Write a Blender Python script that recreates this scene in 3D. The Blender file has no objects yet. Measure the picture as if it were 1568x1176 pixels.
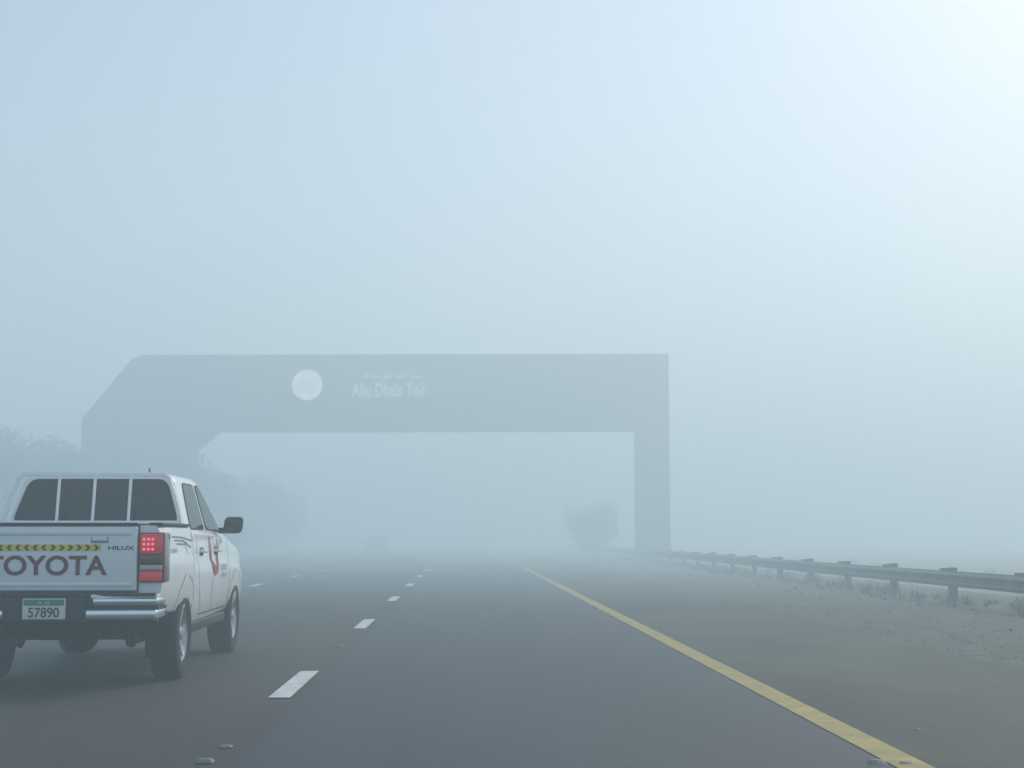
import bpy, bmesh, math, random
from mathutils import Vector, Matrix
random.seed(7)
scene = bpy.context.scene
COL = scene.collection
R = math.radians

# ------------------------------------------------------------------ materials
def mat(name, col, rough=0.6, metal=0.0, var=0.0, scale=8.0, bump=0.0, bscale=60.0, col2=None,
        coat=0.0, emit=None, estr=0.0, detail=4.0, stretch=None, dirt=None):
    m = bpy.data.materials.new(name); m.use_nodes = True
    nt = m.node_tree; b = nt.nodes['Principled BSDF']
    b.inputs['Base Color'].default_value = (*col, 1)
    b.inputs['Roughness'].default_value = rough
    b.inputs['Metallic'].default_value = metal
    b.inputs['Coat Weight'].default_value = coat
    b.inputs['Coat Roughness'].default_value = 0.08
    if emit:
        b.inputs['Emission Color'].default_value = (*emit, 1)
        b.inputs['Emission Strength'].default_value = estr
    if var > 0 or col2 or bump > 0:
        tc = nt.nodes.new('ShaderNodeTexCoord')
        mp = nt.nodes.new('ShaderNodeMapping')
        nt.links.new(tc.outputs['Object'], mp.inputs['Vector'])
        if stretch: mp.inputs['Scale'].default_value = stretch
    if var > 0 or col2:
        n = nt.nodes.new('ShaderNodeTexNoise'); n.inputs['Scale'].default_value = scale
        n.inputs['Detail'].default_value = detail; n.inputs['Roughness'].default_value = 0.65
        nt.links.new(mp.outputs[0], n.inputs['Vector'])
        r = nt.nodes.new('ShaderNodeValToRGB')
        c2 = col2 if col2 else tuple(c*(1-var) for c in col)
        r.color_ramp.elements[0].position = 0.35; r.color_ramp.elements[0].color = (*c2, 1)
        r.color_ramp.elements[1].position = 0.65; r.color_ramp.elements[1].color = (*col, 1)
        nt.links.new(n.outputs['Fac'], r.inputs[0])
        csrc = r.outputs[0]
        if dirt:   # road grime low on the body
            sx = nt.nodes.new('ShaderNodeSeparateXYZ'); nt.links.new(tc.outputs['Object'], sx.inputs[0])
            mr = nt.nodes.new('ShaderNodeMapRange'); mr.inputs['From Min'].default_value = .85; mr.inputs['From Max'].default_value = .45
            mr.inputs['To Min'].default_value = 0; mr.inputs['To Max'].default_value = .40
            nt.links.new(sx.outputs['Z'], mr.inputs[0])
            mu = nt.nodes.new('ShaderNodeMath'); mu.operation='MULTIPLY'
            nt.links.new(mr.outputs[0], mu.inputs[0]); nt.links.new(n.outputs['Fac'], mu.inputs[1])
            mx = nt.nodes.new('ShaderNodeMix'); mx.data_type='RGBA'
            nt.links.new(mu.outputs[0], mx.inputs['Factor']); nt.links.new(csrc, mx.inputs['A'])
            mx.inputs['B'].default_value = (*dirt,1); csrc = mx.outputs['Result']
        nt.links.new(csrc, b.inputs['Base Color'])
    if bump > 0:
        n2 = nt.nodes.new('ShaderNodeTexNoise'); n2.inputs['Scale'].default_value = bscale
        n2.inputs['Detail'].default_value = 3
        nt.links.new(tc.outputs['Object'], n2.inputs['Vector'])
        bp = nt.nodes.new('ShaderNodeBump'); bp.inputs['Strength'].default_value = bump
        bp.inputs['Distance'].default_value = 0.02
        nt.links.new(n2.outputs['Fac'], bp.inputs['Height'])
        nt.links.new(bp.outputs[0], b.inputs['Normal'])
    return m

M_white = mat('car_paint_white', (0.94,0.94,0.93), 0.28, coat=0.5, var=0.02, scale=3, dirt=(.32,.28,.22))
M_dark = mat('dark_plastic', (0.018,0.019,0.021), 0.6, var=0.3, scale=20)
M_under = mat('underbody', (0.010,0.010,0.010), 0.85, var=0.4, scale=12)
M_liner = mat('bed_liner', (0.05,0.05,0.05), 0.7)
M_seam = mat('panel_gap', (0.04,0.042,0.045), 0.8)
M_recess = mat('recess_grey', (0.33,0.33,0.33), 0.6)
M_glass = mat('tinted_glass', (0.014,0.017,0.020), 0.08, var=0.2, scale=2)
M_chrome = mat('chrome', (0.88,0.90,0.92), 0.14, metal=1.0)
M_rim = mat('rim_silver', (0.60,0.61,0.63), 0.35, metal=0.7)
M_tyre = mat('tyre_rubber', (0.018,0.018,0.019), 0.85, bump=0.3, bscale=90)
M_redlens = mat('tail_lamp_red', (0.45,0.012,0.02), 0.2, coat=0.5, emit=(1,0.03,0.05), estr=0.16)
M_redlit = mat('tail_lamp_lit', (0.6,0.02,0.03), 0.3, emit=(1,0.10,0.17), estr=1.3)
M_reddark = mat('tail_lamp_dark', (0.13,0.008,0.012), 0.2, coat=0.6)
M_clear = mat('lamp_clear', (0.55,0.5,0.5), 0.2, coat=0.6)
M_letter = mat('maroon_letter', (0.16,0.018,0.028), 0.5)
M_red = mat('red_decal', (0.45,0.03,0.05), 0.5)
M_grey = mat('grey_decal', (0.20,0.21,0.22), 0.5)
M_yel = mat('hazard_yellow', (0.92,0.72,0.02), 0.5)
M_black = mat('black_paint', (0.015,0.015,0.015), 0.5)
M_plate = mat('plate_white', (0.80,0.82,0.80), 0.5)
M_teal = mat('plate_green', (0.03,0.27,0.21), 0.5)
M_galv = mat('galvanised_steel', (0.20,0.215,0.225), 0.6, metal=0.3, var=0.35, scale=3, bump=0.1)
M_galvd = mat('galvanised_post', (0.16,0.17,0.17), 0.65, metal=0.2, var=0.4, scale=8)
M_bark = mat('bark', (0.09,0.065,0.045), 0.9, var=0.5, scale=10, bump=0.5)
M_gantry = mat('gantry_cladding', (0.045,0.036,0.036), 0.6, var=0.25, scale=0.6)
M_gantry2 = mat('gantry_panel', (0.022,0.016,0.019), 0.6, var=0.25, scale=0.8)
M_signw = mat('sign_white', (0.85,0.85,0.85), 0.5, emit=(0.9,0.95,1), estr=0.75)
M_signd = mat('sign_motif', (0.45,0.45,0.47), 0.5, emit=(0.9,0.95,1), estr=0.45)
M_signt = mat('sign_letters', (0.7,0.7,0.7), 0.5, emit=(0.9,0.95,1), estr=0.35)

# ------------------------------------------------------------------ helpers
def obj_from(name, verts, faces, m=None, smooth=None, parent=None):
    me = bpy.data.meshes.new(name); me.from_pydata([tuple(v) for v in verts], [], faces)
    me.validate(); me.update()
    bm = bmesh.new(); bm.from_mesh(me); bmesh.ops.recalc_face_normals(bm, faces=bm.faces); bm.to_mesh(me); bm.free()
    o = bpy.data.objects.new(name, me); COL.objects.link(o)
    if m: me.materials.append(m)
    if smooth is not None:
        me.polygons.foreach_set('use_smooth', [True]*len(me.polygons)); me.set_sharp_from_angle(angle=R(smooth))
    if parent: o.parent = parent
    return o

def box(name, x0,x1,y0,y1,z0,z1, m, parent=None, bevel=0.0, seg=3, taper=None):
    bm = bmesh.new()
    bmesh.ops.create_cube(bm, size=1.0)
    for v in bm.verts:
        v.co = Vector((x0+(v.co.x+.5)*(x1-x0), y0+(v.co.y+.5)*(y1-y0), z0+(v.co.z+.5)*(z1-z0)))
    if taper: 
        for v in bm.verts: taper(v)
    if bevel>0:
        bmesh.ops.bevel(bm, geom=list(bm.edges), offset=bevel, segments=seg, affect='EDGES', profile=0.5)
    bmesh.ops.recalc_face_normals(bm, faces=bm.faces)
    me = bpy.data.meshes.new(name); bm.to_mesh(me); bm.free()
    me.materials.append(m)
    me.polygons.foreach_set('use_smooth', [True]*len(me.polygons)); me.set_sharp_from_angle(angle=R(35))
    o = bpy.data.objects.new(name, me); COL.objects.link(o)
    if parent: o.parent = parent
    return o

def tube(name, pts, r, m, parent=None, n=10):
    verts=[]; faces=[]
    pts=[Vector(p) for p in pts]
    for i,p in enumerate(pts):
        d = (pts[min(i+1,len(pts)-1)]-pts[max(i-1,0)]).normalized()
        a = d.cross(Vector((0,0,1)))
        if a.length<0.1: a = d.cross(Vector((1,0,0)))
        a.normalize(); b=d.cross(a)
        rr = r[i] if isinstance(r,(list,tuple)) else r
        for k in range(n):
            t=2*math.pi*k/n
            verts.append(p+(a*math.cos(t)+b*math.sin(t))*rr)
    for i in range(len(pts)-1):
        for k in range(n):
            faces.append((i*n+k, i*n+(k+1)%n, (i+1)*n+(k+1)%n, (i+1)*n+k))
    faces.append(tuple(range(n))); faces.append(tuple((len(pts)-1)*n+k for k in range(n)))
    return obj_from(name, verts, faces, m, 40, parent)

def lathe_x(name, prof, m, parent=None, n=48, loc=(0,0,0)):
    verts=[];faces=[]
    P=len(prof)
    for k in range(n):
        t=2*math.pi*k/n
        for x,r in prof: verts.append((loc[0]+x, loc[1]+r*math.cos(t), loc[2]+r*math.sin(t)))
    for k in range(n):
        k2=(k+1)%n
        for i in range(P-1): faces.append((k*P+i, k*P+i+1, k2*P+i+1, k2*P+i))
    return obj_from(name, verts, faces, m, 35, parent)

def apply_bool(o, cutters):
    for c in cutters:
        md=o.modifiers.new('b','BOOLEAN'); md.object=c; md.operation='DIFFERENCE'; md.solver='EXACT'
        md.material_mode='TRANSFER'
    dg=bpy.context.evaluated_depsgraph_get(); dg.update()
    me=bpy.data.meshes.new_from_object(o.evaluated_get(dg))
    o.modifiers.clear(); o.data=me
    me.polygons.foreach_set('use_smooth', [True]*len(me.polygons)); me.set_sharp_from_angle(angle=R(30))
    for c in cutters: bpy.data.objects.remove(c, do_unlink=True)

def text_part(name, body, w, h, m, mw, parent=None, offset=0.0):
    cu=bpy.data.curves.new(name,'FONT'); cu.body=body; cu.size=1.0; cu.offset=offset; cu.extrude=0.0
    cu.align_x='CENTER'
    t=bpy.data.objects.new(name+'_t',cu); COL.objects.link(t)
    dg=bpy.context.evaluated_depsgraph_get(); dg.update()
    me=bpy.data.meshes.new_from_object(t.evaluated_get(dg))
    bpy.data.objects.remove(t, do_unlink=True)
    xs=[v.co.x for v in me.vertices]; ys=[v.co.y for v in me.vertices]
    cx,cy=(max(xs)+min(xs))/2,(max(ys)+min(ys))/2; sx=w/(max(xs)-min(xs)); sy=h/(max(ys)-min(ys))
    for v in me.vertices: v.co=mw @ Vector(((v.co.x-cx)*sx,(v.co.y-cy)*sy,0))
    me.materials.clear(); me.materials.append(m)
    o=bpy.data.objects.new(name,me); COL.objects.link(o)
    if parent:o.parent=parent
    return o

def empty(name, loc=(0,0,0), rotz=0):
    e=bpy.data.objects.new(name,None); COL.objects.link(e); e.location=loc; e.rotation_euler=(0,0,rotz); return e

def roundpoly(pts, r, n=5):
    out=[]; N=len(pts)
    for i in range(N):
        p0=Vector(pts[i-1]);p=Vector(pts[i]);p1=Vector(pts[(i+1)%N])
        a=(p0-p); b=(p1-p); ra=min(r,a.length*.45); rb=min(r,b.length*.45)
        s=p+a.normalized()*ra; e=p+b.normalized()*rb
        for k in range(n+1):
            t=k/n; out.append(tuple(s*(1-t)**2+p*2*t*(1-t)+e*t*t))
    return out

# ------------------------------------------------------------------ body loft
def lerp_tab(tab, y):
    if y<=tab[0][0]: return tab[0][1:]
    for a,b in zip(tab,tab[1:]):
        if y<=b[0]:
            t=(y-a[0])/(b[0]-a[0]); return tuple(p+(q-p)*t for p,q in zip(a[1:],b[1:]))
    return tab[-1][1:]

def half_prof(hw,zt,zc,zb):
    H=zt-zb
    return [(0,zb),(.80*hw,zb),(.93*hw,zb+.05*H),(.972*hw,zb+.16*H),(.99*hw,zb+.34*H),(1.0*hw,zb+.55*H),(.997*hw,zb+.64*H),
            (.975*hw,zb+.70*H),(.972*hw,zb+.82*H),(.962*hw,zb+.93*H),(.945*hw,zb+.975*H),(.915*hw,zt),(.5*hw,zt+(zc-zt)*.8),(0,zc)]

def side_x(tab,y,z):
    pr=half_prof(*lerp_tab(tab,y))[1:12]
    for a,b in zip(pr,pr[1:]):
        if a[1]<=z<=b[1]:
            t=(z-a[1])/max(1e-6,b[1]-a[1]); return a[0]+(b[0]-a[0])*t
    return pr[-1][0] if z>pr[-1][1] else pr[0][0]

def loft(name, tab, y0,y1, m, parent, step=0.12):
    ys=sorted(set([round(y0,4),round(y1,4)]+[round(t[0],4) for t in tab if y0<t[0]<y1]+
                  [round(y0+step*i,4) for i in range(1,int((y1-y0)/step))]))
    verts=[];faces=[]
    for y in ys:
        hp=half_prof(*lerp_tab(tab,y)); ring=[(x,y,z) for x,z in hp]+[(-x,y,z) for x,z in hp[-2:0:-1]]
        verts+=ring
    n=len(ring)
    for i in range(len(ys)-1):
        for k in range(n): faces.append((i*n+k,i*n+(k+1)%n,(i+1)*n+(k+1)%n,(i+1)*n+k))
    faces.append(tuple(range(n))); faces.append(tuple((len(ys)-1)*n+k for k in range(n)))
    return obj_from(name,verts,faces,m,30,parent)

def side_strip(name, tab, path, w, m, parent, off=0.004, sides=(1,)):
    dense=[]
    for (a,b) in zip(path,path[1:]):
        L=math.hypot(b[0]-a[0],b[1]-a[1]); n=max(1,int(L/0.025))
        for i in range(n): dense.append((a[0]+(b[0]-a[0])*i/n,a[1]+(b[1]-a[1])*i/n))
    dense.append(path[-1])
    verts=[];faces=[]
    for s in sides:
        base=len(verts)
        for i,(y,z) in enumerate(dense):
            a=dense[max(i-1,0)];b=dense[min(i+1,len(dense)-1)]
            dy,dz=b[0]-a[0],b[1]-a[1];L=math.hypot(dy,dz) or 1
            ny,nz=-dz/L,dy/L
            ww=w(i/(len(dense)-1)) if callable(w) else w
            for sg in (1,-1):
                yy,zz=y+ny*ww/2*sg,z+nz*ww/2*sg
                verts.append((s*(side_x(tab,yy,zz)+off),yy,zz))
        for i in range(len(dense)-1):
            k=base+2*i; faces.append((k,k+1,k+3,k+2))
    return obj_from(name,verts,faces,m,None,parent)

def wheel(name, x, y, r, w, side, parent):
    s=side
    hw=w/2
    tp=[(-hw*.8,r*.62),(-hw,r*.72),(-hw*1.02,r*.85),(-hw*.92,r*.96),(-hw*.7,r*.995),(-hw*.35,r),(-hw*.34,r*.975),(-hw*.28,r*.975),(-hw*.27,r),
        (hw*.27,r),(hw*.28,r*.975),(hw*.34,r*.975),(hw*.35,r),(hw*.7,r*.995),(hw*.92,r*.96),(hw*1.02,r*.85),(hw,r*.72),(hw*.8,r*.62)]
    lathe_x(name+'_tyre',tp,M_tyre,parent,loc=(x,y,r))
    rp=[(s*hw*.82,r*.635),(s*hw*.86,r*.60),(s*hw*.62,r*.57),(s*hw*.2,r*.55),(-s*hw*.7,r*.54)]
    lathe_x(name+'_rim',rp,M_rim,parent,loc=(x,y,r))
    lathe_x(name+'_back',[(s*hw*.25,r*.56),(s*hw*.25,0.01)],M_under,parent,loc=(x,y,r))
    lathe_x(name+'_hub',[(s*hw*.35,r*.22),(s*hw*.66,r*.20),(s*hw*.70,r*.13),(s*hw*.86,r*.11),(s*hw*.88,0.003)],M_rim,parent,n=24,loc=(x,y,r))
    v=[];f=[]
    for k in range(6):
        t=2*math.pi*k/6+.2
        base=len(v)
        for (rr,wd,xx) in ((r*.15,.035,.60),(r*.40,.030,.66),(r*.59,.045,.76)):
            for sg in (-1,1):
                for dx in (0,-.025):
                    cy=rr*math.cos(t)-sg*wd*math.sin(t); cz=rr*math.sin(t)+sg*wd*math.cos(t)
                    v.append((x+s*(hw*xx+dx),y+cy,r+cz))
        for i in range(2):
            a=base+i*4
            f+= [(a,a+2,a+6,a+4),(a+1,a+5,a+7,a+3),(a,a+4,a+5,a+1),(a+2,a+3,a+7,a+6)]
    obj_from(name+'_spokes',v,f,M_rim,None,parent)

def arch_cutter(y, r, zc, x0, x1):
    n=40; v=[];f=[]
    for x in (x0,x1):
        for k in range(n):
            t=2*math.pi*k/n; v.append((x,y+r*math.cos(t),zc+r*math.sin(t)))
    for k in range(n): f.append((k,(k+1)%n,n+(k+1)%n,n+k))
    f.append(tuple(range(n))); f.append(tuple(range(n,2*n)))
    return obj_from('cut',v,f,M_under)

# ================================================================== PICKUP
T = empty('pickup_truck', (-3.345, 12.20, 0), R(0.7))
tab=[(.13,.905,1.325,1.325,.60),(.5,.922,1.33,1.33,.58),(1.57,.925,1.33,1.33,.52),(1.62,.915,1.285,1.285,.42),(2.6,.915,1.275,1.275,.42),
     (3.9,.915,1.245,1.25,.44),(4.1,.92,1.205,1.24,.46),(4.6,.92,1.13,1.18,.46),(4.95,.89,1.07,1.11,.42),(5.18,.82,.99,1.03,.42),(5.30,.70,.92,.95,.46)]
bed=loft('bed_body',tab,.13,1.575,M_white,T)
cav=box('cut',-.76,.76,.19,1.52,.82,1.6,M_liner)
apply_bool(bed,[arch_cutter(1.25,.475,.42,.5,1.2),arch_cutter(1.25,.475,.42,-1.2,-.5),cav])
cab=loft('cab_body',tab,1.60,5.30,M_white,T)
apply_bool(cab,[arch_cutter(4.33,.465,.42,.5,1.2),arch_cutter(4.33,.465,.42,-1.2,-.5)])
for yc,zc,r in ((1.25,.42,.475),(4.33,.42,.465)):
    pth=[(yc+(r+.018)*math.cos(t),zc+(r+.018)*math.sin(t)) for t in [math.pi*(1.03-1.06*i/30) for i in range(31)]]
    side_strip('arch_lip',tab,pth,.036,M_white,T,off=.012,sides=(1,-1))
# greenhouse
zb,ztp=1.25,1.81
xb,xt=.835,.675
yb0,yt0=1.63,1.76
yb1,yt1=3.98,3.02
def gx(z): return xb+(xt-xb)*(z-zb)/(ztp-zb)
def gy0(z): return yb0+(yt0-yb0)*(z-zb)/(ztp-zb)
def gy1(z): return yb1+(yt1-yb1)*(z-zb)/(ztp-zb)
bm=bmesh.new(); bmesh.ops.create_cube(bm,size=1)
for v in bm.verts:
    z = ztp if v.co.z>0 else zb
    v.co=Vector((math.copysign(gx(z),v.co.x), gy1(z) if v.co.y>0 else gy0(z), z))
bmesh.ops.bevel(bm,geom=[e for e in bm.edges if not all(v.co.z<zb+.01 for v in e.verts)],offset=.075,segments=6,affect='EDGES',profile=.5)
for v in bm.verts:
    if v.co.z>ztp-.02: v.co.z+=.025*(1-(v.co.x/.66)**2)
me=bpy.data.meshes.new('cab_greenhouse'); bm.to_mesh(me); bm.free(); me.materials.append(M_white)
me.polygons.foreach_set('use_smooth',[True]*len(me.polygons)); me.set_sharp_from_angle(angle=R(40))
o=bpy.data.objects.new('cab_greenhouse',me); COL.objects.link(o); o.parent=T
def rear_poly(name,pts,r,m,off):
    pp=roundpoly([(x,z) for x,z in pts],r)
    v=[(x,gy0(z)-off,z) for x,z in pp]
    return obj_from(name,v,[tuple(range(len(v)))],m,None,T)
rear_poly('rear_window_seal',[(-.755,1.355),(.755,1.355),(.625,1.765),(-.625,1.765)],.09,M_seam,.004)
rear_poly('rear_window',[(-.74,1.37),(.74,1.37),(.615,1.75),(-.615,1.75)],.085,M_glass,.007)
def side_poly(name,pts,r,m,off):
    pp=roundpoly(pts,r)
    for s in (1,-1):
        v=[(s*(gx(z)+off),y,z) for y,z in pp]
        obj_from(name,v,[tuple(range(len(v)))],m,None,T)
side_poly('rear_side_window_seal',[(1.86,1.30),(2.68,1.30),(2.68,1.745),(2.06,1.745)],.07,M_seam,.004)
side_poly('front_side_window_seal',[(2.77,1.30),(3.74,1.285),(2.98,1.745),(2.77,1.745)],.06,M_seam,.004)
side_poly('rear_side_window',[(1.88,1.315),(2.66,1.315),(2.66,1.73),(2.07,1.73)],.06,M_glass,.008)
side_poly('front_side_window',[(2.79,1.315),(3.68,1.30),(2.97,1.73),(2.79,1.73)],.05,M_glass,.008)
pp=roundpoly([(-.76,1.29),(.76,1.29),(.61,1.755),(-.61,1.755)],.06)
nrm=Vector((0,ztp-zb,yb1-yt1)).normalized()
v=[Vector((x,gy1(z),z))+nrm*.006 for x,z in pp]
obj_from('windscreen',v,[tuple(range(len(v)))],M_glass,None,T)
# window guard
gp=[(-.80,1.34),(-.745,1.55),(-.675,1.765),(-.63,1.80),(.63,1.80),(.675,1.765),(.745,1.55),(.80,1.34)]
tube('guard_frame',[(x,1.50+(z-1.34)*.18,z) for x,z in gp],.019,M_white,T)
for x in (-.315,.005,.325): tube('guard_bar',[(x,1.51,1.36),(x,1.51+.44*.18,1.80)],.014,M_white,T)
tube('guard_rail',[(-.79,1.51,1.365),(.79,1.51,1.365)],.016,M_white,T)
for s in (1,-1):
    box('rail_cap',min(s*.78,s*.885),max(s*.78,s*.885),.16,1.55,1.327,1.350,M_dark,T,.008)
box('tailgate_cap',-.70,.70,.085,.15,1.322,1.348,M_dark,T,.008)
box('bulkhead_cap',-.76,.76,1.50,1.56,1.332,1.352,M_dark,T,.006)
# tailgate
box('tailgate',-.700,.700,.085,.14,.80,1.318,M_white,T,.014,4)
box('tailgate_upper_swage',-.66,.66,.074,.10,1.245,1.285,M_white,T,.010,3)
box('tailgate_lower_swage',-.67,.67,.078,.10,.835,.865,M_white,T,.008,3)
box('handle_recess',.33,.47,.0785,.09,1.185,1.232,M_recess,T,.004)
box('handle_bar',.340,.460,.066,.080,1.200,1.230,M_white,T,.007)
for s in (1,-1): box('tailgate_gap',min(s*.700,s*.712),max(s*.700,s*.712),.118,.135,.79,1.33,M_seam,T)
box('tailgate_gap_low',-.70,.70,.118,.135,.785,.80,M_seam,T)
RX=Matrix.Rotation(R(90),4,'X')
text_part('tailgate_lettering','TOYOTA',.97,.160,M_letter,Matrix.Translation((-.02,.081,1.005))@RX,T,offset=.025)
text_part('tailgate_badge','HILUX',.21,.032,M_seam,Matrix.Translation((.575,.081,1.145))@RX,T,offset=.02)
box('hazard_strip',-.42,.41,.0805,.088,1.122,1.173,M_yel,T)
v=[];f=[]
for i in range(12):
    cx=-.385+i*.069; sdir=1 if i>=6 else -1
    pts=[(-.022,-.0235),(.002,-.0235),(.024,0),(.002,.0235),(-.022,.0235),(.000,0)]
    b=len(v)
    for px,pz in pts: v.append((cx+sdir*px,.0785,1.1475+pz))
    f.append((b,b+1,b+2,b+5)); f.append((b+5,b+2,b+3,b+4))
obj_from('hazard_chevrons',v,f,M_black,None,T)
# tail lamps
for s in (1,-1):
    def sb(n,a,b,y0,y1,z0,z1,m,bv=.012):
        return box(n,min(s*a,s*b),max(s*a,s*b),y0,y1,z0,z1,m,T,bv,3)
    sb('tail_lamp_housing',.712,.918,.10,.36,.865,1.270,M_reddark,.02)
    sb('tail_lamp_upper',.722,.900,.082,.30,1.10,1.258,M_redlens,.016)
    sb('tail_lamp_middle',.722,.902,.084,.27,1.015,1.092,M_reddark,.012)
    sb('tail_lamp_reverse',.722,.902,.084,.25,.965,1.008,M_clear,.01)
    sb('tail_lamp_lower',.722,.902,.084,.25,.880,.958,M_redlens,.012)
    for zz in (1.215,1.175,1.135):
        for xx in (.755,.79,.825):
            sb('tail_lamp_bulb',xx-.011,xx+.011,.079,.09,zz-.011,zz+.011,M_redlit,.005)
# rear bumper
box('bumper_core',-.84,.84,.03,.30,.545,.775,M_dark,T,.03)
box('bumper_step_top',-.87,.87,-.005,.12,.760,.785,M_dark,T,.010)
box('plate_recess',-.33,.33,-.01,.04,.555,.752,M_dark,T,.012)
for s in (1,-1):
    def tp(v,s=s):
        if abs(v.co.x)<.5 and v.co.z<.66: v.co.x-= s*(.035)
        if abs(v.co.x)>.8 : v.co.y+= .05
    def cb(n,z0,z1,a,b,m,y0=-.03,bv=.018):
        return box(n,min(s*a,s*b),max(s*a,s*b),y0,.42,z0,z1,m,T,bv,4,taper=tp)
    cb('bumper_chrome_upper',.690,.750,.38,.890,M_chrome)
    cb('bumper_groove',.650,.695,.37,.88,M_dark,-.002,.006)
    cb('bumper_chrome_lower',.575,.655,.36,.880,M_chrome)
    cb('bumper_corner_paint',.742,.778,.36,.885,M_white,-.012,.012)
# plate
box('number_plate',-.170,.170,-.030,-.018,.580,.745,M_plate,T,.006)
box('plate_band',-.160,.160,-.0325,-.029,.690,.738,M_teal,T)
text_part('plate_digits','57890',.245,.080,M_black,Matrix.Translation((0,-.0325,.635))@RX,T,offset=.018)
text_part('plate_emblem','A D',.10,.022,M_plate,Matrix.Translation((0,-.0345,.714))@RX,T)
# underbody
for s in (1,-1):
    box('chassis_rail',min(s*.38,s*.46),max(s*.38,s*.46),.2,5.0,.42,.56,M_under,T)
    box('mud_flap',min(s*.66,s*.88),max(s*.66,s*.88),.70,.715,.22,.52,M_under,T,.006)
    box('leaf_spring',min(s*.52,s*.58),max(s*.52,s*.58),.6,1.9,.33,.375,M_under,T,.01)
    tube('shackle',[(s*.55,.52,.52),(s*.55,.58,.34)],.025,M_under,T)
    tube('shock',[(s*.48,1.05,.30),(s*.42,1.35,.60)],.03,M_under,T)
    box('sill',min(s*.80,s*.87),max(s*.80,s*.87),1.75,3.82,.36,.46,M_dark,T,.02)
tube('rear_axle',[(-.75,1.25,.385),(.75,1.25,.385)],.05,M_under,T)
bm=bmesh.new(); bmesh.ops.create_uvsphere(bm,u_segments=20,v_segments=14,radius=.16)
for vv in bm.verts: vv.co=Vector((vv.co.x,vv.co.y+1.22,vv.co.z+.385))
me=bpy.data.meshes.new('differential');bm.to_mesh(me);bm.free();me.materials.append(M_under)
o=bpy.data.objects.new('differential',me);COL.objects.link(o);o.parent=T
sp=lathe_x('spare_wheel',[(-.11,.2),(-.11,.33),(-.05,.37),(.05,.37),(.11,.33),(.11,.2)],M_tyre,T)
for vv in sp.data.vertices: vv.co=Vector((vv.co.y, vv.co.z+.72, vv.co.x+.50))
tube('exhaust',[(.55,2.2,.36),(.60,1.4,.52),(.62,.8,.42),(.60,.45,.38)],.035,M_under,T)
tube('tow_hook',[(-.30,.10,.54),(-.30,.04,.49),(-.30,.10,.46)],.014,M_under,T)
tube('tow_hook',[(.30,.10,.54),(.30,.04,.49),(.30,.10,.46)],.014,M_under,T)
box('cross_member',-.5,.5,.25,.33,.46,.56,M_under,T)
box('floor_pan',-.78,.78,1.75,3.80,.40,.55,M_under,T)
wheel('wheel_rear_right',.775,1.25,.385,.25,1,T); wheel('wheel_rear_left',-.775,1.25,.385,.25,-1,T)
wheel('wheel_front_right',.785,4.33,.385,.25,1,T); wheel('wheel_front_left',-.785,4.33,.385,.25,-1,T)
gw=.011
side_strip('door_line_front',tab,[(3.80,1.22),(3.84,1.0),(3.80,.62),(3.72,.50)],gw,M_seam,T,sides=(1,-1))
side_strip('door_line_mid',tab,[(2.72,1.25),(2.72,.9),(2.70,.50)],gw,M_seam,T,sides=(1,-1))
side_strip('door_line_rear',tab,[(1.86,1.26),(1.84,1.0),(1.90,.78),(2.05,.60),(2.10,.50)],gw,M_seam,T,sides=(1,-1))
side_strip('sill_line',tab,[(2.08,.515),(3.74,.515)],gw,M_seam,T,sides=(1,-1))
for s in (1,-1):
    for yy in (2.02,2.90):
        box('door_handle',min(s*.885,s*.94),max(s*.885,s*.94),yy,yy+.20,1.085,1.120,M_white,T,.010)
        box('door_handle_cup',min(s*.885,s*.899),max(s*.885,s*.899),yy+.02,yy+.17,1.06,1.135,M_seam,T,.004)
    box('mirror_arm',min(s*.84,s*.93),max(s*.84,s*.93),3.46,3.54,1.27,1.33,M_dark,T,.01)
    def mt(v,s=s):
        if abs(v.co.x)>1.0: v.co.y-=.03
        if v.co.y>3.48: v.co.x-=s*.03*(1 if abs(v.co.x)>1 else 0)
        if v.co.z<1.3: v.co.x-=s*.02
    box('mirror_housing',min(s*.91,s*1.12),max(s*.91,s*1.12),3.40,3.54,1.27,1.44,M_dark,T,.045,5,taper=mt)
    box('mirror_glass',min(s*.945,s*1.075),max(s*.945,s*1.075),3.372,3.40,1.30,1.405,M_glass,T,.006)
hook=[(2.60,1.235),(2.62,1.10),(2.70,.97),(2.82,.90),(2.96,.92),(3.06,1.02),(3.10,1.14),(3.08,1.22)]
side_strip('red_decal_outer',tab,hook,lambda t:.045+.05*math.sin(math.pi*t),M_red,T,off=.007)
hook2=[(2.84,1.235),(2.86,1.17),(2.93,1.12),(3.0,1.16)]
side_strip('red_decal_inner',tab,hook2,.018,M_red,T,off=.007)
for i,(z0,l) in enumerate(((1.235,.95),(1.205,.85),(1.175,.70))):
    side_strip('bed_stripe',tab,[(.55+i*.1,z0),(1.0+i*.08,z0-.005),(.60+l,z0-.035-.03*i)],.012,M_grey,T,off=.005)
def side_text(name,body,yc,zc,w,h,m):
    mw=Matrix.Translation((side_x(tab,yc,zc)+.010,yc,zc))@Matrix.Rotation(R(90),4,'Z')@RX
    text_part(name,body,w,h,m,mw,T,offset=.01)
side_text('door_text','SECURITY',3.42,.93,.46,.06,M_grey)
side_text('door_text_small','800 555',3.42,.85,.34,.04,M_grey)
side_text('bed_text','DIESEL',.62,1.12,.30,.035,M_grey)
side_text('fender_badge','SR5',3.35,1.19,.12,.03,M_grey)
tube('antenna',[(.30,2.6,1.80),(.30,2.55,1.90)],.008,M_dark,T,6)
box('front_grille',-.55,.55,5.27,5.315,.62,.90,M_dark,T,.02)
box('front_bumper',-.78,.78,5.12,5.33,.42,.60,M_white,T,.04)
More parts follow.
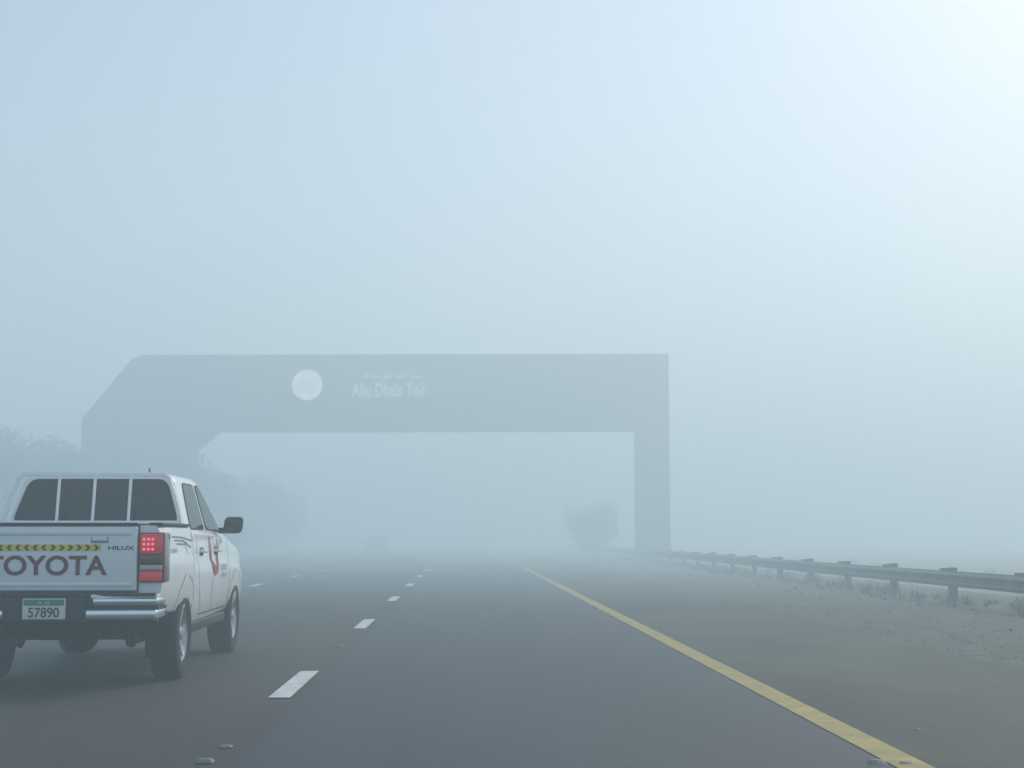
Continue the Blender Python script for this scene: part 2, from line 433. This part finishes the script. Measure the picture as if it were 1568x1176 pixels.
for s in (1,-1): box('headlamp',min(s*.55,s*.80),max(s*.55,s*.80),5.10,5.27,.78,.93,M_clear,T,.03)

# ================================================================== distant car
C=empty('car',(-6.9,118,0))
M_silver=mat('car_paint_silver',(0.50,0.52,0.54),.35,metal=.2,coat=.5)
ct=[(0,.78,.85,.95,.35),(.15,.86,.92,1.0,.28),(.9,.90,.95,.98,.25),(3.2,.90,.93,.95,.25),(4.2,.86,.80,.86,.25),(4.6,.70,.65,.70,.32)]
cbod=loft('body',ct,0,4.6,M_silver,C)
apply_bool(cbod,[arch_cutter(.95,.37,.34,.6,1.2),arch_cutter(.95,.37,.34,-1.2,-.6),arch_cutter(3.65,.37,.34,.6,1.2),arch_cutter(3.65,.37,.34,-1.2,-.6)])
def gt(v):
    if v.co.z>1.2:
        v.co.x*=.78; v.co.y = 1.25 if v.co.y<2 else 2.5
box('greenhouse',-.80,.80,.55,3.35,.90,1.45,M_silver,C,.08,4,taper=gt)
def pl(name,pts,m):
    return obj_from(name,pts,[tuple(range(len(pts)))],m,None,C)
pl('rear_window',[(-.66,.665,1.02),(.66,.665,1.02),(.56,1.125,1.38),(-.56,1.125,1.38)],M_glass)
for s in (1,-1):
    pl('side_window',[(s*.775,.85,1.02),(s*.775,3.0,1.02),(s*.665,2.45,1.37),(s*.665,1.3,1.37)],M_glass)
    box('tail_lamp',min(s*.55,s*.84),max(s*.55,s*.84),-.01,.1,.70,.84,M_redlens,C,.02)
    wheel('rear_wheel',s*.78,.95,.33,.21,s,C); wheel('front_wheel',s*.78,3.65,.33,.21,s,C)
box('bumper',-.80,.80,-.06,.2,.32,.52,M_dark,C,.04)

# ================================================================== ground / road
def sheet(name,x0,x1,y0,y1,z,m):
    o=obj_from(name,[(x0,y0,z),(x1,y0,z),(x1,y1,z),(x0,y1,z)],[(0,1,2,3)],m); return o
M_sand=mat('sand',(0.38,0.34,0.22),.95,col2=(0.22,0.20,0.13),scale=.35,bump=.5,bscale=6)
M_verge=mat('gravel_verge',(0.165,0.165,0.115),.95,col2=(0.070,0.076,0.056),scale=2.6,bump=1.0,bscale=22,detail=9)
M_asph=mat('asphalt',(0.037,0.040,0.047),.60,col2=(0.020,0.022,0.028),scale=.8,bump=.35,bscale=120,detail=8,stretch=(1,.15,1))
M_asph2=mat('asphalt_reflection_tint',(0.060,0.053,0.038),.7,col2=(0.034,0.031,0.024),scale=.8,bump=.35,bscale=120,detail=8,stretch=(1,.18,1))  # lighter, browner tone paints a windscreen reflection into the other lanes
M_shoul=mat('asphalt_shoulder',(0.118,0.114,0.078),.85,col2=(0.070,0.069,0.050),scale=.9,bump=.4,bscale=100,detail=8,stretch=(1,.35,1))
M_lw=mat('line_white',(0.84,0.85,0.82),.6,col2=(0.56,0.57,0.55),scale=7,bump=.1,detail=6)
M_ly=mat('line_yellow',(0.56,0.40,0.08),.65,col2=(0.36,0.28,0.08),scale=4,bump=.1,detail=6)
sheet('ground',-1500,1500,-1000,2500,-.012,M_sand)
sheet('gravel_verge',5.0,11.6,-60,900,-.006,M_verge)
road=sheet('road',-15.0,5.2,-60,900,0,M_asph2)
sheet('road_lane_surface',-1.22,2.50,-60,900,.004,M_asph)  # darker, bluish strip; its contrast with the other lanes is the painted reflection
sheet('road_shoulder',2.50,5.2,-60,900,.004,M_shoul)
LM=empty('lane_markings')
def lm(n,x0,x1,y0,y1,m):
    o=sheet(n,x0,x1,y0,y1,.009,m); o.parent=LM
lm('yellow_edge_line',2.31,2.51,-60,900,M_ly)
lm('yellow_median_line',-13.5,-13.3,-60,900,M_ly)
for lx in (-1.42,-5.36,-9.3):
    k=-3
    while k<30:
        yc=12.9+8.8*k
        lm('dash',lx-.085,lx+.085,yc-1.15,yc+1.15,M_lw); k+=1
M_stud=mat('road_stud',(0.22,0.22,0.22),.5,var=.5,scale=30)
studs=empty('road_studs')
def stud(x,y,w=.05,h=.02):
    def stp(v):
        if v.co.z>.01: v.co.y=y+(v.co.y-y)*.4; v.co.x=x+(v.co.x-x)*.7
    box('stud',x-w,x+w,y-w,y+w,.004,.004+h,M_stud,studs,.004,2,taper=stp)
for k in range(-1,14):
    for lx in (-1.42,-5.36): stud(lx,8.45+8.8*k)
    stud(2.25,8.3+8.8*k)
for (sx,sy,w,h) in ((-1.40,9.05,.04,.012),(2.9,9.7,.02,.01),(2.4,8.25,.04,.015)): stud(sx,sy,w,h)

# ================================================================== guardrail
G=empty('guardrail')
gxr=9.30
wp=[(0,.31),(-.0,.335),(-.075,.365),(-.075,.395),(0,.435),(.0,.47),(-.075,.51),(-.075,.54),(0,.575),(0,.60)]
v=[];f=[]
ys=[-20+4*i for i in range(40)]
for y in ys:
    jz=.008*math.sin(y*1.7)
    for dx,z in wp: v.append((gxr-.10+dx,y,z+jz))
n=len(wp)
for i in range(len(ys)-1):
    for k in range(n-1): f.append((i*n+k,i*n+k+1,(i+1)*n+k+1,(i+1)*n+k))
o=obj_from('w_beam',v,f,M_galv,40,G)
md=o.modifiers.new('s','SOLIDIFY'); md.thickness=.004
y=25-4*5
while y<135:
    a=random.uniform(-.012,.012)
    box('blockout',gxr-.098,gxr+.06,y-.08,y+.08,.30,.64,M_galvd,G,.006,2)
    box('post_flange_front',gxr+.061,gxr+.073,y-.075,y+.075,-.05,.66+a,M_galvd,G)
    box('post_web',gxr+.073,gxr+.19,y-.007,y+.007,-.05,.66+a,M_galvd,G)
    box('post_flange_back',gxr+.19,gxr+.202,y-.075,y+.075,-.05,.66+a,M_galvd,G)
    y+=4.0

# ================================================================== toll gantry
D=90
GA=empty('toll_gantry',(10.3+1.0,D,0),R(-2.8))
box('right_column',-1.0,1.0,0,2.4,-.1,7.68,M_gantry,GA,.04,2)
outl=[(-34.6,8.4),(-31.6,12.1),(1.0,12.15),(1.0,7.70),(-26.6,7.70),(-27.9,6.6),(-29.4,-.1),(-34.6,-.1)]
v=[(x,0,z) for x,z in outl]+[(x,2.4,z) for x,z in outl]; n=len(outl)
f=[tuple(range(n)),tuple(range(n,2*n))]+[(k,(k+1)%n,n+(k+1)%n,n+k) for k in range(n)]
obj_from('beam_and_left_leg',v,f,M_gantry,None,GA)
for i in range(14):
    x=-30.6+i*2.2
    box('cladding_panel',x+.03,x+2.17,-.06,-.004,8.0,11.9,M_gantry2 if 3<=i<=12 else M_gantry,GA,.01,1)
box('column_panel',-.9,.9,-.05,-.004,.4,7.5,M_gantry,GA,.01,1)
box('beam_top_trim',-31.2,1.0,-.10,2.5,12.153,12.28,M_gantry,GA)
def disc(name,cx,cz,r,y,m):
    N=48
    v=[(cx+r*math.cos(2*math.pi*k/N),y,cz+r*math.sin(2*math.pi*k/N)) for k in range(N)]
    return obj_from(name,v,[tuple(range(N))],m,None,GA)
ex=-20.9; ez=10.42
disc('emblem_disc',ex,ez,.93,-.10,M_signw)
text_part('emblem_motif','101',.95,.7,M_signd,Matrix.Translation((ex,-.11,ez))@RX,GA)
# upper line of joined script (strokes and dots), lower line in Latin letters
rs=random.Random(3); v=[];f=[]
def q(x0,x1,z0,z1):
    k=len(v); v.extend([(x0,-.10,z0),(x1,-.10,z0),(x1,-.10,z1),(x0,-.10,z1)]); f.append((k,k+1,k+2,k+3))
x=-17.6
while x<-14.4:
    w=rs.uniform(.35,.8); q(x,x+w,10.86,10.94)
    n_=rs.randint(1,3)
    for j in range(n_):
        xx=x+w*(j+.5)/n_; q(xx-.035,xx+.035,10.945,10.95+rs.uniform(.10,.34))
    xx=x+rs.uniform(.1,w-.05); q(xx-.04,xx+.04,10.72,10.80)
    x+=w+.13
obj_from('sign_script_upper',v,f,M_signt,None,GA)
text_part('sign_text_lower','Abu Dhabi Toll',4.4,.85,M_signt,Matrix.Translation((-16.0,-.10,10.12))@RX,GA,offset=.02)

# ================================================================== trees
M_leaf=mat('foliage',(0.080,0.080,0.048),.8,col2=(.034,.036,.023),scale=.9)
def tree_mesh(seed,h,w,nleaf,trunk=.18,nb=26,ls=1.0,zc=.52,zr=.40):
    rnd=random.Random(seed); v=[];f=[];mi=[]
    def limb(p0,p1,r0,r1,n=7):
        d=(p1-p0).normalized(); a=d.cross(Vector((.3,.9,.1))).normalized(); b=d.cross(a); base=len(v)
        for p,r in ((p0,r0),(p1,r1)):
            for k in range(n):
                t=2*math.pi*k/n; v.append(p+(a*math.cos(t)+b*math.sin(t))*r)
        for k in range(n): f.append((base+k,base+(k+1)%n,base+n+(k+1)%n,base+n+k)); mi.append(0)
    top=Vector((rnd.uniform(-.2,.2),rnd.uniform(-.2,.2),h*.45))
    limb(Vector((0,0,-.1)),top*.5,trunk,trunk*.8); limb(top*.5,top,trunk*.8,trunk*.6)
    cl=[]
    for i in range(nb):
        d=Vector((rnd.gauss(0,1),rnd.gauss(0,1),rnd.gauss(0,1))).normalized()*rnd.random()**.45
        c=Vector((d.x*w*.42,d.y*w*.42,h*zc+d.z*h*zr))
        limb(top*rnd.uniform(.6,1),c,trunk*.35,trunk*.08,5)
        cl.append((c,rnd.uniform(.12,.21)*w))
    for i in range(nleaf):
        c,r=rnd.choice(cl)
        d=Vector((rnd.gauss(0,1),rnd.gauss(0,1),rnd.gauss(0,.75)))
        d=d.normalized()*r*(rnd.random()**.5)*1.15
        p=c+d; s=rnd.uniform(.07,.17)*(.5+h/12)*ls
        if p.z<.1: p.z=.1
        a=Vector((rnd.gauss(0,1),rnd.gauss(0,1),rnd.gauss(0,1))).normalized()
        b=a.orthogonal().normalized()
        k=len(v); v.extend([p-a*s,p+b*s*.55,p+a*s,p-b*s*.55]); f.append((k,k+1,k+2,k+3)); mi.append(1)
    me=bpy.data.meshes.new('tree_mesh'); me.from_pydata([tuple(q) for q in v],[],f); me.update()
    me.materials.append(M_bark); me.materials.append(M_leaf)
    me.polygons.foreach_set('material_index',mi)
    return me
TM=[tree_mesh(1,7.6,8,13000,ls=1.15),tree_mesh(2,6.6,8.5,13000,ls=1.15),tree_mesh(3,5.6,7,9000,zc=.45,ls=1.1)]
tp=[(-24.6,76,0,1.04),(-28.5,80,0,1.15),(-21.2,83,2,1.1),(-27,94,0,1.05),(-19.8,96,1,1.0),(-18.5,108,0,.9),(-23,104,0,1.1),(-17.8,120,1,.9),
    (-17.5,134,2,1.1),(-26.5,84,1,1.1),(-22,116,0,1.0),(-33,86,0,1.1),(-19.2,89,2,.95),(-18.0,101,2,.98),(-22.6,88,1,.98)]
for x,y,k,s in tp:
    o=bpy.data.objects.new('tree',TM[k]); COL.objects.link(o); o.location=(x,y,0)
    o.rotation_euler=(0,0,random.uniform(0,6.28)); o.scale=(s,s,s*random.uniform(.92,1.05))
SM=tree_mesh(12,4.0,4.2,7000,trunk=.1,nb=40,ls=1.0,zc=.46,zr=.44)
o=bpy.data.objects.new('small_tree',SM); COL.objects.link(o); o.location=(9.0,107,0)
# weeds on the verge
M_weed=mat('dry_grass',(0.14,0.145,0.08),.9,col2=(0.07,0.08,0.045),scale=1.5)
v=[];f=[]
rnd=random.Random(5)
for i in range(640):
    x=rnd.choice([rnd.gauss(9.4,.35),rnd.gauss(9.3,.5),rnd.uniform(7.2,10.5),rnd.uniform(9.0,22)]); y=rnd.uniform(14,95)
    if x<6.2: continue
    sz=rnd.uniform(.04,.24)*(1 if x>8.7 else .25)
    for b in range(rnd.randint(14,34)):
        t=rnd.uniform(0,6.28); l=sz*rnd.uniform(.5,1.2)
        sp=sz*rnd.uniform(0,1.1)
        bx,by=x+sp*.6*math.cos(t),y+sp*.6*math.sin(t); tx,ty=x+sp*1.6*math.cos(t),y+sp*1.6*math.sin(t)
        wx,wy=-math.sin(t)*.008,math.cos(t)*.008
        k=len(v); v+= [(bx-wx,by-wy,-.01),(bx+wx,by+wy,-.01),(tx,ty,l)]; f.append((k,k+1,k+2))
obj_from('roadside_weeds',v,f,M_weed)
M_stone=mat('gravel_stone',(0.28,0.27,0.22),.9,col2=(0.10,0.10,0.08),scale=4)
v=[];f=[]
for i in range(2600):
    x=rnd.uniform(5.1,9.8); y=rnd.uniform(10,50); s=rnd.uniform(.006,.024)
    k=len(v)
    v+=[(x-s,y,-.006),(x,y-s,-.006),(x+s*rnd.uniform(.7,1.2),y,-.006),(x,y+s,-.006),(x,y,s*rnd.uniform(.5,1))]
    f+=[(k,k+1,k+4),(k+1,k+2,k+4),(k+2,k+3,k+4),(k+3,k,k+4)]
obj_from('gravel_stones',v,f,M_stone)

# ================================================================== fog: thinner near the camera, denser bank beyond
def fogvol(name,y0,y1,SC,FE):
    fog=box(name,-700,700,y0,y1,-3,21,M_white)
    m=bpy.data.materials.new(name+'_volume'); m.use_nodes=True; nt=m.node_tree; nt.nodes.clear()
    out=nt.nodes.new('ShaderNodeOutputMaterial')
    sc=nt.nodes.new('ShaderNodeVolumeScatter'); sc.inputs['Density'].default_value=SC; sc.inputs['Anisotropy'].default_value=.40
    sc.inputs['Color'].default_value=(.96,.985,1,1)
    em=nt.nodes.new('ShaderNodeEmission'); em.inputs['Color'].default_value=(*FE,1); em.inputs['Strength'].default_value=SC  # added glow in place of multiple scattering; also fills the scene with light
    ad=nt.nodes.new('ShaderNodeAddShader')
    nt.links.new(sc.outputs[0],ad.inputs[0]); nt.links.new(em.outputs[0],ad.inputs[1]); nt.links.new(ad.outputs[0],out.inputs['Volume'])
    fog.data.materials.clear(); fog.data.materials.append(m)
FE=(0.146,0.243,0.290)
fogvol('fog',-400,26,.0145,FE)
fogvol('fog',26.01,900,.0250,FE)

# ================================================================== light
EL,AZ=R(35),R(44)
w=bpy.data.worlds.new('World'); scene.world=w; w.use_nodes=True
nt=w.node_tree; bg=nt.nodes['Background']; sky=nt.nodes.new('ShaderNodeTexSky'); sky.sky_type='NISHITA'
sky.sun_disc=False; sky.sun_elevation=EL; sky.sun_rotation=AZ; sky.dust_density=1.6; sky.air_density=1.05
nt.links.new(sky.outputs[0],bg.inputs[0]); bg.inputs[1].default_value=.135
L=bpy.data.lights.new('sun','SUN'); L.energy=2.0; L.angle=R(12); L.color=(1,.99,.91)
lo=bpy.data.objects.new('sun',L); COL.objects.link(lo)
d=Vector((math.sin(AZ)*math.cos(EL),math.cos(AZ)*math.cos(EL),math.sin(EL)))
lo.rotation_euler=d.to_track_quat('Z','Y').to_euler(); lo.location=(20,20,30)

cam=bpy.data.cameras.new('camera'); co=bpy.data.objects.new('camera',cam); COL.objects.link(co)
cam.lens=52.8; cam.sensor_width=36; cam.clip_end=6000; cam.clip_start=.1
co.location=(0,0,1.23); co.rotation_euler=(R(90+5.83),0,R(-1.79))
scene.camera=co
scene.view_settings.view_transform='Standard'; scene.view_settings.look='None'; scene.view_settings.exposure=0
